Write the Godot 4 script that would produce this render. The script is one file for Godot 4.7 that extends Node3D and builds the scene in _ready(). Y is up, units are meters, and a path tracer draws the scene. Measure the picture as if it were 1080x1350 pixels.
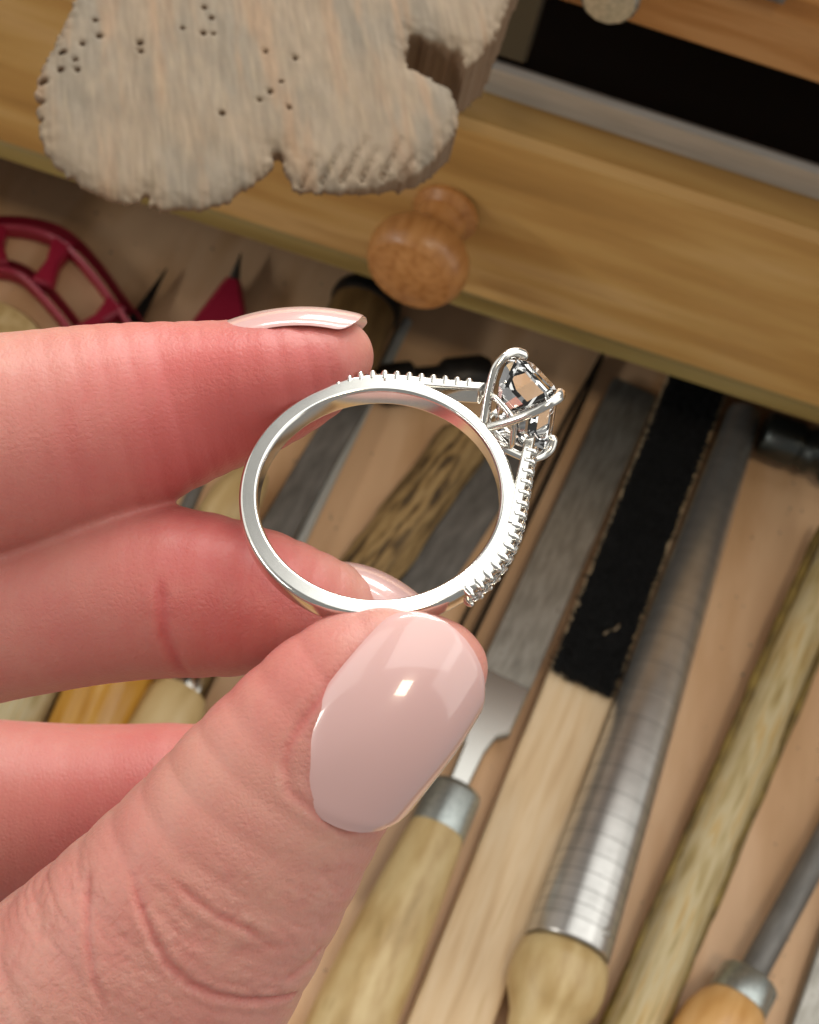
extends Node3D
# A jeweller's hand holds an engagement ring over the open tool drawer of a wooden bench.
# World: x along the bench, y up, z towards the person sitting at it; the drawer floor is y = 0.

const MM := 0.001
var taken := {}
var M := {}


# ------------------------------------------------------------------ names and nodes
func numbered(called: String, parent: Node) -> String:
	var key := str(parent.get_instance_id()) + called
	var k: int = taken.get(key, 0)
	taken[key] = k + 1
	return called if k == 0 else "%s_%03d" % [called, k]


func put(called: String, mesh: Mesh, mat: Material, parent: Node = self, xf := Transform3D()) -> MeshInstance3D:
	var o := MeshInstance3D.new()
	o.name = numbered(called, parent)
	o.mesh = mesh
	o.material_override = mat
	o.transform = xf
	parent.add_child(o, true)
	return o


func tag(o: Node, label: String, category: String, group := "") -> void:
	o.set_meta("label", label)
	o.set_meta("category", category)
	if group:
		o.set_meta("group", group)


func thing(called: String, label: String, category: String, xf := Transform3D(), group := "") -> Node3D:
	var o := Node3D.new()
	o.name = numbered(called, self)
	o.transform = xf
	add_child(o, true)
	tag(o, label, category, group)
	return o


func along(a: Vector3, b: Vector3) -> Transform3D:   # local y runs from a to b, local z points up
	var y := (b - a).normalized()
	var x := y.cross(Vector3.UP).normalized()
	return Transform3D(Basis(x, y, x.cross(y)), a)


func w(x: float, y: float, z: float) -> Vector3:
	return Vector3(x, y, z) * MM


# ------------------------------------------------------------------ shapes
func finish(V: PackedVector3Array, N: PackedVector3Array, I: PackedInt32Array, C := PackedColorArray()) -> ArrayMesh:
	for t in range(0, I.size(), 3):
		var a := I[t]
		var b := I[t + 1]
		var c := I[t + 2]
		var g := (V[c] - V[a]).cross(V[b] - V[a])   # front faces run clockwise
		if g.dot(N[a] + N[b] + N[c]) < 0.0:
			I[t + 1] = c
			I[t + 2] = b
	var arr := []
	arr.resize(Mesh.ARRAY_MAX)
	arr[Mesh.ARRAY_VERTEX] = V
	arr[Mesh.ARRAY_NORMAL] = N
	if C.size():
		arr[Mesh.ARRAY_COLOR] = C
	arr[Mesh.ARRAY_INDEX] = I
	var m := ArrayMesh.new()
	m.add_surface_from_arrays(Mesh.PRIMITIVE_TRIANGLES, arr)
	return m


func lathe(prof: Array, seg := 32, squash := 1.0, smooth := 0.7) -> ArrayMesh:   # prof: Vector2(radius, height) in mm, turned round y
	var V := PackedVector3Array()
	var N := PackedVector3Array()
	var I := PackedInt32Array()
	var nb := prof.size() - 1
	var bn := []
	for j in nb:
		var d: Vector2 = prof[j + 1] - prof[j]
		bn.append(Vector2(d.y, -d.x).normalized())
	for j in nb:
		var n0: Vector2 = bn[j]
		var n1: Vector2 = bn[j]
		if j > 0 and bn[j - 1].dot(bn[j]) > smooth:
			n0 = (bn[j - 1] + bn[j]).normalized()
		if j < nb - 1 and bn[j + 1].dot(bn[j]) > smooth:
			n1 = (bn[j + 1] + bn[j]).normalized()
		var base := V.size()
		for k in seg + 1:
			var f := TAU * k / seg
			var c := cos(f)
			var s := sin(f)
			for e in 2:
				var p: Vector2 = prof[j + e]
				var n := n0 if e == 0 else n1
				V.append(Vector3(p.x * c, p.y, p.x * s * squash) * MM)
				N.append(Vector3(n.x * c, n.y, n.x * s / squash).normalized())
		for k in seg:
			var q := base + k * 2
			I.append_array([q, q + 1, q + 2, q + 2, q + 1, q + 3])
	return finish(V, N, I)


func flat_mesh(T: PackedVector3Array, out_from: Variant = null) -> ArrayMesh:   # loose triangles, flat shaded; turned away from out_from when given
	var N := PackedVector3Array()
	var I := PackedInt32Array()
	for t in range(0, T.size(), 3):
		var n := (T[t + 2] - T[t]).cross(T[t + 1] - T[t]).normalized()
		if out_from != null and n.dot(T[t] + T[t + 1] + T[t + 2] - 3.0 * (out_from as Vector3)) < 0.0:
			n = -n
		for e in 3:
			N.append(n)
			I.append(t + e)
	return finish(T, N, I)


func inset(poly: PackedVector2Array, by: float) -> PackedVector2Array:
	var out := PackedVector2Array()
	var n := poly.size()
	var turn := 1.0 if not Geometry2D.is_polygon_clockwise(poly) else -1.0
	for k in n:
		var a := (poly[k] - poly[(k + n - 1) % n]).normalized()
		var b := (poly[(k + 1) % n] - poly[k]).normalized()
		var na := Vector2(-a.y, a.x) * turn
		var nb := Vector2(-b.y, b.x) * turn
		var m := (na + nb)
		m = m / maxf(m.length_squared() * 0.5, 0.5)
		out.append(poly[k] + m * by)
	return out


func slab(poly: PackedVector2Array, h: float, bevel := 0.4) -> ArrayMesh:   # outline in local x, y (mm), thickness 0..h along z, edges chamfered
	var T := PackedVector3Array()
	var small := inset(poly, bevel)
	var rings := [[small, 0.0], [poly, bevel], [poly, h - bevel], [small, h]]
	var n := poly.size()
	var sgn := 1.0 if Geometry2D.is_polygon_clockwise(poly) else -1.0
	for j in 3:
		for k in n:
			var k1 := (k + 1) % n
			var a := Vector3(rings[j][0][k].x, rings[j][0][k].y, rings[j][1]) * MM
			var b := Vector3(rings[j][0][k1].x, rings[j][0][k1].y, rings[j][1]) * MM
			var c := Vector3(rings[j + 1][0][k1].x, rings[j + 1][0][k1].y, rings[j + 1][1]) * MM
			var d := Vector3(rings[j + 1][0][k].x, rings[j + 1][0][k].y, rings[j + 1][1]) * MM
			if sgn > 0.0:
				T.append_array([a, b, c, a, c, d])
			else:
				T.append_array([a, c, b, a, d, c])
	var tri := Geometry2D.triangulate_polygon(small)
	for t in range(0, tri.size(), 3):
		var p := []
		for e in 3:
			p.append(small[tri[t + e]])
		if Geometry2D.is_polygon_clockwise(PackedVector2Array(p)):
			p.reverse()
		for e in [0, 2, 1]:
			T.append(Vector3(p[e].x, p[e].y, h) * MM)
		for e in [0, 1, 2]:
			T.append(Vector3(p[e].x, p[e].y, 0.0) * MM)
	return flat_mesh(T)


func block(lo: Vector3, hi: Vector3, bevel := 0.8) -> ArrayMesh:   # a chamfered board between two corners in mm
	var d := hi - lo
	var P := []
	for f in 6:
		var ax := f / 2
		var s := 1.0 if f % 2 else -1.0
		var u := (ax + 1) % 3
		var v := (ax + 2) % 3
		var q := []
		for c in [Vector2(-1, -1), Vector2(1, -1), Vector2(1, 1), Vector2(-1, 1)]:
			var p := Vector3()
			p[ax] = s * d[ax] * 0.5
			p[u] = c.x * (d[u] * 0.5 - bevel)
			p[v] = c.y * (d[v] * 0.5 - bevel)
			q.append(p)
		P.append(q)
	var T := PackedVector3Array()
	for q in P:
		T.append_array([q[0], q[1], q[2], q[0], q[2], q[3]])
	for a in 3:   # edge chamfers
		for b in range(a + 1, 3):
			for sa in 2:
				for sb in 2:
					var e := []
					for q in P[a * 2 + sa]:
						if (q[b] > 0) == (sb == 1):
							e.append(q)
					for q in P[b * 2 + sb]:
						if (q[a] > 0) == (sa == 1):
							e.append(q)
					var c := 3 - a - b
					if (e[0][c] > 0) != (e[2][c] > 0):
						var x = e[2]
						e[2] = e[3]
						e[3] = x
					T.append_array([e[0], e[1], e[3], e[0], e[3], e[2]])
	for sx in 2:
		for sy in 2:
			for sz in 2:
				for f in [0 + sx, 2 + sy, 4 + sz]:
					for q in P[f]:
						if (q.x > 0) == (sx == 1) and (q.y > 0) == (sy == 1) and (q.z > 0) == (sz == 1):
							T.append(q)
	for k in T.size():
		T[k] = (T[k] + (lo + hi) * 0.5) * MM
	return flat_mesh(T, (lo + hi) * 0.5 * MM)


func tube(path: PackedVector3Array, rad: PackedFloat32Array, seg := 12, closed := false) -> ArrayMesh:   # a wire along a path, in mm
	var V := PackedVector3Array()
	var N := PackedVector3Array()
	var I := PackedInt32Array()
	var n := path.size()
	var side := Vector3.ZERO
	for k in n:
		var a := path[(k + n - 1) % n] if closed or k > 0 else path[k]
		var b := path[(k + 1) % n] if closed or k < n - 1 else path[k]
		var t := (b - a).normalized()
		if side == Vector3.ZERO:
			side = t.cross(Vector3(0.31, 0.52, 0.79)).normalized()
		side = (side - t * side.dot(t)).normalized()
		var up := t.cross(side)
		for s in seg:
			var f := TAU * s / seg
			var d := side * cos(f) + up * sin(f)
			V.append((path[k] + d * rad[k]) * MM)
			N.append(d)
	for k in (n if closed else n - 1):
		var k1 := (k + 1) % n
		for s in seg:
			var s1 := (s + 1) % seg
			I.append_array([k * seg + s, k * seg + s1, k1 * seg + s, k1 * seg + s, k * seg + s1, k1 * seg + s1])
	if not closed:
		for e in 2:   # rounded ends
			var k := 0 if e == 0 else n - 1
			var t := (path[k] - path[1 if e == 0 else n - 2]).normalized()
			var last := k * seg
			for j in range(1, 4):
				var f := PI / 2 * j / 3.0
				var now := V.size()
				for s in seg:
					var d := N[k * seg + s]
					V.append((path[k] + (d * cos(f) + t * sin(f)) * rad[k]) * MM)
					N.append((d * cos(f) + t * sin(f)).normalized())
				for s in seg:
					var s1 := (s + 1) % seg
					I.append_array([last + s, last + s1, now + s, now + s, last + s1, now + s1])
				last = now
	return finish(V, N, I)


func spline(pts: Array, steps: int) -> PackedVector3Array:
	var out := PackedVector3Array()
	var n := pts.size()
	for k in n - 1:
		var p0: Vector3 = pts[maxi(k - 1, 0)]
		var p3: Vector3 = pts[mini(k + 2, n - 1)]
		for s in steps:
			out.append((pts[k] as Vector3).cubic_interpolate(pts[k + 1], p0, p3, float(s) / steps))
	out.append(pts[n - 1])
	return out


# ------------------------------------------------------------------ a field on a grid, meshed as surface nets
func nets(g: PackedFloat32Array, n: Vector3i, blocks: PackedInt32Array, bs: int, org: Vector3, cell: float) -> Array:
	var V := PackedVector3Array()
	var I := PackedInt32Array()
	var vid := PackedInt32Array()
	vid.resize(n.x * n.y * n.z)
	vid.fill(-1)
	var sy := n.x
	var sz := n.x * n.y
	var off := PackedInt32Array([0, 1, sy, sy + 1, sz, sz + 1, sz + sy, sz + sy + 1])
	var ea := PackedInt32Array([0, 2, 4, 6, 0, 1, 4, 5, 0, 1, 2, 3])
	var eb := PackedInt32Array([1, 3, 5, 7, 2, 3, 6, 7, 4, 5, 6, 7])
	var cells := PackedInt32Array()
	for b in range(0, blocks.size(), 3):
		for k in range(blocks[b + 2], mini(blocks[b + 2] + bs, n.z - 1)):
			for j in range(blocks[b + 1], mini(blocks[b + 1] + bs, n.y - 1)):
				var q0 := j * sy + k * sz
				for i in range(blocks[b], mini(blocks[b] + bs, n.x - 1)):
					var q := q0 + i
					var neg := 0
					for c in 8:
						if g[q + off[c]] < 0.0:
							neg += 1
					if neg == 0 or neg == 8:
						continue
					var sum := Vector3.ZERO
					var cnt := 0
					for e in 12:
						var fa := g[q + off[ea[e]]]
						var fb := g[q + off[eb[e]]]
						if (fa < 0.0) != (fb < 0.0):
							var t := fa / (fa - fb)
							var ca := ea[e]
							var p := Vector3(ca & 1, (ca >> 1) & 1, ca >> 2)
							if e < 4:
								p.x = t
							elif e < 8:
								p.y = t
							else:
								p.z = t
							sum += p
							cnt += 1
					vid[q] = V.size()
					cells.append(q)
					V.append(org + (Vector3(i, j, k) + sum / cnt) * cell)
	for q in cells:
		var s0 := g[q] < 0.0
		for ax in 3:
			var d := 1 if ax == 0 else sy if ax == 1 else sz
			if (g[q + d] < 0.0) == s0:
				continue
			var u := sy if ax == 0 else sz if ax == 1 else 1
			var v := sz if ax == 0 else 1 if ax == 1 else sy
			if q - u - v < 0:
				continue
			var a := vid[q]
			var b := vid[q - u]
			var c := vid[q - u - v]
			var e := vid[q - v]
			if b < 0 or c < 0 or e < 0:
				continue
			if s0:
				I.append_array([a, c, b, a, e, c])
			else:
				I.append_array([a, b, c, a, c, e])
	return [V, I]


func face_normals(V: PackedVector3Array, I: PackedInt32Array) -> PackedVector3Array:
	var N := PackedVector3Array()
	N.resize(V.size())
	for t in range(0, I.size(), 3):
		var a := I[t]
		var b := I[t + 1]
		var c := I[t + 2]
		var g := (V[c] - V[a]).cross(V[b] - V[a])
		N[a] += g
		N[b] += g
		N[c] += g
	for k in N.size():
		N[k] = N[k].normalized()
	return N


# ------------------------------------------------------------------ materials
func noise_tex(seed_: int, freq: float, oct: int, stops: Array, size := 512, kind := FastNoiseLite.TYPE_SIMPLEX_SMOOTH, warp := 0.0) -> NoiseTexture2D:
	var n := FastNoiseLite.new()
	n.seed = seed_
	n.noise_type = kind
	n.frequency = freq
	n.fractal_octaves = oct
	if warp > 0.0:
		n.domain_warp_enabled = true
		n.domain_warp_amplitude = warp
		n.domain_warp_frequency = freq * 0.7
	var t := NoiseTexture2D.new()
	t.width = size
	t.height = size
	t.seamless = true
	t.noise = n
	if stops.size():
		var g := Gradient.new()
		g.offsets = PackedFloat32Array(stops.map(func(s): return s[0]))
		g.colors = PackedColorArray(stops.map(func(s): return s[1]))
		t.color_ramp = g
	return t


func hex(s: String) -> Color:
	return Color.html(s)


func mat(albedo: Color, rough: float, metal := 0.0) -> StandardMaterial3D:
	var m := StandardMaterial3D.new()
	m.albedo_color = albedo
	m.roughness = rough
	m.metallic = metal
	return m


func textured(t: Texture2D, scale: Vector3, rough: float, metal := 0.0, height: Texture2D = null, depth := 0.0, offset := Vector3.ZERO) -> StandardMaterial3D:
	var m := mat(Color.WHITE, rough, metal)
	m.albedo_texture = t
	m.uv1_triplanar = true
	m.uv1_scale = scale
	m.uv1_offset = offset
	if height:
		m.heightmap_enabled = true
		m.heightmap_texture = height
		m.heightmap_scale = depth
	return m


func make_materials() -> void:
	var grain := noise_tex(3, 0.012, 5, [], 512)
	var fine := noise_tex(9, 0.03, 4, [], 512)
	M.fine = fine
	var maple := noise_tex(21, 0.006, 5, [[0.0, hex("a67e46")], [0.38, hex("be9557")], [0.55, hex("c8a263")], [0.75, hex("d0ac73")], [1.0, hex("b08850")]], 512, FastNoiseLite.TYPE_SIMPLEX_SMOOTH, 30.0)
	M.maple = textured(maple, Vector3(1.4, 14, 14), 0.42, 0.0, grain, 0.02, Vector3(0.13, 0.4, 0.2))
	M.bench = textured(noise_tex(24, 0.007, 5, [[0.0, hex("8e5c2a")], [0.4, hex("b47f45")], [0.6, hex("c3915a")], [0.85, hex("cb9b63")], [1.0, hex("8f6236")]], 512, FastNoiseLite.TYPE_SIMPLEX_SMOOTH, 40.0), Vector3(2.0, 22, 22), 0.5, 0.0, grain, 0.02)
	M.rail_wood = textured(noise_tex(22, 0.008, 4, [[0.0, hex("85703c")], [0.5, hex("9c8a54")], [1.0, hex("aa9a66")]]), Vector3(1.4, 16, 16), 0.55)
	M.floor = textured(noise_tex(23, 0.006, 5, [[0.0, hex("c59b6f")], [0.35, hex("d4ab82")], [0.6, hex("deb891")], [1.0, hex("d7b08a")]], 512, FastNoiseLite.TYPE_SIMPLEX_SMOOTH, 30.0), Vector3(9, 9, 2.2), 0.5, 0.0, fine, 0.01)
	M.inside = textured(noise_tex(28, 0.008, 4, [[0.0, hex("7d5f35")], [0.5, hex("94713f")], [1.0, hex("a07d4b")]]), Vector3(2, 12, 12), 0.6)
	M.knob = textured(noise_tex(25, 0.008, 4, [[0.0, hex("96602f")], [0.5, hex("b57f4a")], [1.0, hex("c6925c")]]), Vector3(60, 8, 60), 0.32)
	M.black_tin = mat(hex("17110b"), 0.6)
	M.aluminium = textured(noise_tex(31, 0.02, 3, [[0.0, hex("b3b0a8")], [1.0, hex("cbc8c0")]]), Vector3(3, 60, 60), 0.45, 0.4)
	M.steel = textured(noise_tex(32, 0.015, 5, [[0.0, hex("85817a")], [0.5, hex("9c988f")], [0.8, hex("aaa69f")], [1.0, hex("7a7368")]]), Vector3(40, 9, 40), 0.45, 0.85, fine, 0.004)
	M.grey_steel = textured(noise_tex(33, 0.012, 5, [[0.0, hex("62605c")], [0.6, hex("787571")], [1.0, hex("8a8782")]]), Vector3(40, 10, 40), 0.5, 0.4)
	M.dark_steel = textured(noise_tex(34, 0.012, 5, [[0.0, hex("262422")], [0.6, hex("3a3734")], [1.0, hex("4a4540")]]), Vector3(40, 10, 40), 0.42, 0.8)
	M.bright = mat(hex("c3c1bb"), 0.22, 1.0)
	M.pale_steel = mat(hex("c3c8c6"), 0.35, 0.45)
	M.chrome = mat(hex("d2cfc8"), 0.12, 1.0)
	M.zinc = textured(noise_tex(35, 0.02, 4, [[0.0, hex("98a09e")], [0.6, hex("b4bbb8")], [1.0, hex("c9cecb")]]), Vector3(60, 60, 60), 0.36, 0.9)
	M.mandrel = textured(noise_tex(36, 0.012, 5, [[0.0, hex("b3b1ad")], [0.45, hex("c2c0bc")], [0.8, hex("cdcbc7")], [1.0, hex("b8b4ae")]]), Vector3(14, 26, 14), 0.3, 0.86)
	M.gun = mat(hex("4b4f4d"), 0.3, 0.9)
	M.pale_wood = textured(noise_tex(41, 0.006, 4, [[0.0, hex("c6a780")], [0.4, hex("d6ba93")], [0.7, hex("dcc3a0")], [1.0, hex("cdb189")]]), Vector3(60, 5, 60), 0.6, 0.0, fine, 0.008)
	M.handle_a = textured(noise_tex(42, 0.008, 5, [[0.0, hex("977d4f")], [0.3, hex("b09463")], [0.55, hex("bea576")], [0.8, hex("c8b283")], [1.0, hex("ad9466")]]), Vector3(34, 9, 34), 0.4, 0.0, fine, 0.01)
	M.handle_b = textured(noise_tex(43, 0.008, 4, [[0.0, hex("a87222")], [0.5, hex("c08a33")], [1.0, hex("cd9b47")]]), Vector3(40, 7, 40), 0.25)
	M.handle_c = textured(noise_tex(44, 0.008, 4, [[0.0, hex("b0925f")], [0.5, hex("c6aa78")], [1.0, hex("d0b789")]]), Vector3(40, 7, 40), 0.45)
	M.weathered = textured(noise_tex(45, 0.008, 5, [[0.0, hex("8d7542")], [0.28, hex("ab9765")], [0.45, hex("bfad84")], [0.62, hex("c6b791")], [0.8, hex("c2a267")], [1.0, hex("9b814b")]]), Vector3(70, 6, 70), 0.55, 0.0, fine, 0.03)
	M.bark_olive = textured(noise_tex(52, 0.01, 4, [[0.0, hex("4a3b1a")], [0.5, hex("75602f")], [1.0, hex("98803f")]]), Vector3(60, 14, 60), 0.65)
	M.bark = textured(noise_tex(46, 0.011, 5, [[0.0, hex("2c1f10")], [0.3, hex("4d3a20")], [0.42, hex("85693f")], [0.6, hex("9c7f52")], [0.8, hex("a88c5f")], [1.0, hex("77592f")]]), Vector3(55, 8, 55), 0.7, 0.0, noise_tex(47, 0.012, 4, []), 0.03)
	M.ball_wood = textured(noise_tex(48, 0.008, 4, [[0.0, hex("b98648")], [0.5, hex("d1a267")], [1.0, hex("ddb47e")]]), Vector3(40, 10, 40), 0.35)
	M.felt = textured(noise_tex(49, 0.05, 4, [[0.0, hex("070708")], [0.7, hex("161618")], [1.0, hex("38383b")]]), Vector3(40, 40, 40), 1.0, 0.0, noise_tex(50, 0.06, 4, []), 0.25)
	M.red = mat(hex("9c1e38"), 0.42)
	M.rubber = mat(hex("131313"), 0.35)
	M.brown_wood = textured(noise_tex(51, 0.008, 4, [[0.0, hex("5d4424")], [0.6, hex("7d6038")], [1.0, hex("8d7148")]]), Vector3(40, 9, 40), 0.5)
	M.gold = textured(noise_tex(61, 0.02, 3, [[0.0, hex("dedcd6")], [1.0, hex("e8e6e0")]]), Vector3(60, 60, 60), 0.16, 1.0)
	var dia := mat(Color(1, 1, 1, 0.0), 0.0)
	dia.refraction_enabled = true
	dia.refraction_scale = 0.1
	dia.metallic_specular = 0.707
	M.diamond = dia
	var nail := mat(hex("d3a7a2"), 0.2)
	nail.clearcoat_enabled = true
	nail.clearcoat = 1.0
	nail.clearcoat_roughness = 0.04
	nail.subsurf_scatter_enabled = true
	nail.subsurf_scatter_strength = 0.1
	M.nail = nail
	var pores := noise_tex(71, 0.03, 2, [], 512, FastNoiseLite.TYPE_CELLULAR, 12.0)
	pores.noise.cellular_return_type = FastNoiseLite.RETURN_DISTANCE2_SUB
	var skin := mat(Color.WHITE, 0.42)
	skin.vertex_color_use_as_albedo = true
	skin.uv1_triplanar = true
	skin.uv1_scale = Vector3(150, 150, 150)
	skin.heightmap_enabled = true
	skin.heightmap_texture = pores
	skin.heightmap_scale = 0.004
	skin.subsurf_scatter_enabled = true
	skin.subsurf_scatter_strength = 0.2
	skin.metallic_specular = 0.4
	M.skin = skin
	var pin := mat(Color.WHITE, 0.8)
	pin.vertex_color_use_as_albedo = true
	pin.albedo_texture = noise_tex(81, 0.008, 6, [[0.0, hex("d2cac0")], [0.3, hex("e4ddd3")], [0.5, hex("ece5dc")], [0.7, hex("e8dfd3")], [1.0, hex("d8cec2")]], 1024, FastNoiseLite.TYPE_SIMPLEX_SMOOTH, 20.0)
	pin.uv1_triplanar = true
	pin.uv1_scale = Vector3(26, 20, 3)
	pin.heightmap_enabled = true
	pin.heightmap_texture = noise_tex(82, 0.015, 5, [])
	pin.heightmap_scale = 0.006
	M.pin = pin


func _ready() -> void:
	# camera, light, exposure
	var cam := Camera3D.new()
	cam.name = "camera"
	cam.position = Vector3(0, 0.4, 0)
	cam.basis = Basis(Vector3.RIGHT, deg_to_rad(-60.0)) * Basis(Vector3(0, 0, 1), deg_to_rad(18.0))
	cam.fov = 2.0 * rad_to_deg(atan(675.0 / 1800.0))
	cam.near = 0.01
	cam.far = 20.0
	var lens := CameraAttributesPhysical.new()
	lens.frustum_focal_length = 32.0
	lens.frustum_focus_distance = 0.104
	lens.exposure_aperture = 54.0
	lens.frustum_near = 0.01
	lens.frustum_far = 20.0
	cam.attributes = lens
	cam.fov = 2.0 * rad_to_deg(atan(675.0 / 1800.0))
	add_child(cam)
	var we := WorldEnvironment.new()
	we.name = "environment"
	var env := Environment.new()
	env.background_mode = Environment.BG_COLOR
	env.background_color = Color(0.19, 0.187, 0.18).linear_to_srgb()
	env.tonemap_mode = Environment.TONE_MAPPER_LINEAR
	env.tonemap_exposure = 1.44
	env.sdfgi_enabled = true
	env.ssao_enabled = true
	env.ssil_enabled = true
	we.environment = env
	add_child(we)
	lamp("ceiling_panel", Vector3(0.72, 1.75, -0.85), Vector3(0.72, 0.2, -0.6), Vector2(2.6, 1.9), 1.75, Color(1.0, 1.0, 0.985))
	lamp("tube_lamp", Vector3(-0.35, 1.3, -1.2), Vector3(0, 0.2, -0.12), Vector2(1.3, 0.06), 1.1, Color(1.0, 0.985, 0.95))
	lamp("room_lamp", Vector3(0.35, 2.0, 0.5), Vector3(0, 0.1, -0.15), Vector2(0.4, 0.3), 0.45, Color(1.0, 0.93, 0.82))
	lamp("side_tube", Vector3(-1.3, 0.75, 0.6), Vector3(0, 0.2, -0.15), Vector2(0.1, 0.9), 0.4, Color(1.0, 0.985, 0.95))

	lamp("added_fill_left", Vector3(-2.2, 1.25, -0.5), Vector3(0, 0.3, -0.2), Vector2(2.4, 1.7), 0.75, Color(1.0, 0.995, 0.97))  # added unseen area light, glowing like a bright wall on the left
	lamp("added_fill_right", Vector3(2.2, 1.25, -0.3), Vector3(0, 0.3, -0.2), Vector2(2.4, 1.7), 1.0, Color(1.0, 0.995, 0.97))  # added counterpart on the right, for fill and metal reflections
	lamp("added_fill_back", Vector3(-0.2, 1.1, -2.4), Vector3(0, 0.5, -0.2), Vector2(1.7, 0.6), 2.6, Color(1.0, 0.995, 0.97))  # added glow behind the bench to brighten the diamond

	make_materials()
	build_bench()
	build_tools()
	build_pin()
	build_ring()
	build_hand()


func lamp(called: String, at: Vector3, to: Vector3, size: Vector2, energy: float, color: Color) -> void:
	var l := AreaLight3D.new()
	l.name = called
	l.area_size = size
	l.light_energy = energy
	l.light_color = color
	l.area_range = 8.0
	l.shadow_enabled = true
	l.look_at_from_position(at, to, Vector3(0.0, 0.0, -1.0))
	add_child(l)


# ------------------------------------------------------------------ the bench and its drawers
func build_bench() -> void:
	var o := thing("workbench", "golden wooden jeweller's workbench with a deep apron above its drawers", "workbench")
	put("apron", block(Vector3(-320, 189.5, -290), Vector3(330, 222, -262), 1.5), M.bench, o)
	put("divider_rail", block(Vector3(-320, 50.5, -300), Vector3(330, 59, -280), 1.0), M.rail_wood, o)
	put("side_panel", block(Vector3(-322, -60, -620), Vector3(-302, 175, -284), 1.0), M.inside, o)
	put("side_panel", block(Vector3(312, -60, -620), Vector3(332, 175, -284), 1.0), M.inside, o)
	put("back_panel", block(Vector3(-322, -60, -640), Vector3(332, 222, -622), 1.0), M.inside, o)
	put("benchtop", block(Vector3(-330, 222.4, -640), Vector3(340, 236, -263), 2.0), M.bench, o)
	var d := thing("open_drawer", "open shallow wooden drawer full of hand tools", "drawer")
	put("bottom_panel", block(Vector3(-210, -6, -440), Vector3(225, 0, 60), 0.5), M.floor, d)
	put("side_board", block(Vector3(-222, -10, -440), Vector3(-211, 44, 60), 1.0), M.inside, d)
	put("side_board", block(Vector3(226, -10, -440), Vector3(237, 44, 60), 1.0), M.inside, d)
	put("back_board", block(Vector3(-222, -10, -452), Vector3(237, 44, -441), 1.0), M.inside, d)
	put("drawer_front", block(Vector3(-226, -14, 61), Vector3(241, 46, 78), 2.0), M.maple, d)
	var u := thing("closed_drawer", "closed golden wooden drawer front with one turned knob", "drawer")
	put("front_panel", block(Vector3(-300, 61, -293), Vector3(310, 131, -277), 2.2), M.maple, u)
	var k := put("knob", lathe([Vector2(0, 0.1), Vector2(9.6, 0.1), Vector2(10.2, 1.0), Vector2(10.0, 2.6), Vector2(8.6, 3.6), Vector2(7.6, 4.4), Vector2(7.9, 5.4), Vector2(7.2, 7.0), Vector2(6.8, 9.5), Vector2(7.4, 11.5), Vector2(9.5, 13.5), Vector2(12.6, 15.5), Vector2(14.6, 18.5), Vector2(15.2, 22.0), Vector2(14.6, 25.5), Vector2(12.9, 28.3), Vector2(11.9, 28.9), Vector2(11.2, 28.8), Vector2(8.0, 30.3), Vector2(4.0, 31.2), Vector2(0, 31.4)], 48), M.knob, u)
	k.transform = Transform3D(Basis(Vector3.UP, -0.14) * Basis(Vector3.RIGHT, PI / 2), w(-16.8, 96.3, -277))
	var t := thing("tray", "dark metal lined catch tray with a bare aluminium front lip", "tray")
	put("pan", block(Vector3(-300, 132.5, -600), Vector3(310, 134.5, -293.7), 0.4), M.black_tin, t)
	put("front_lip", block(Vector3(-300, 130.5, -293.5), Vector3(310, 141.5, -290.0), 1.2), M.aluminium, t)


# ------------------------------------------------------------------ tools in the drawer
func rect(x0: float, y0: float, x1: float, y1: float) -> PackedVector2Array:
	return PackedVector2Array([Vector2(x0, y0), Vector2(x1, y0), Vector2(x1, y1), Vector2(x0, y1)])


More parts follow.
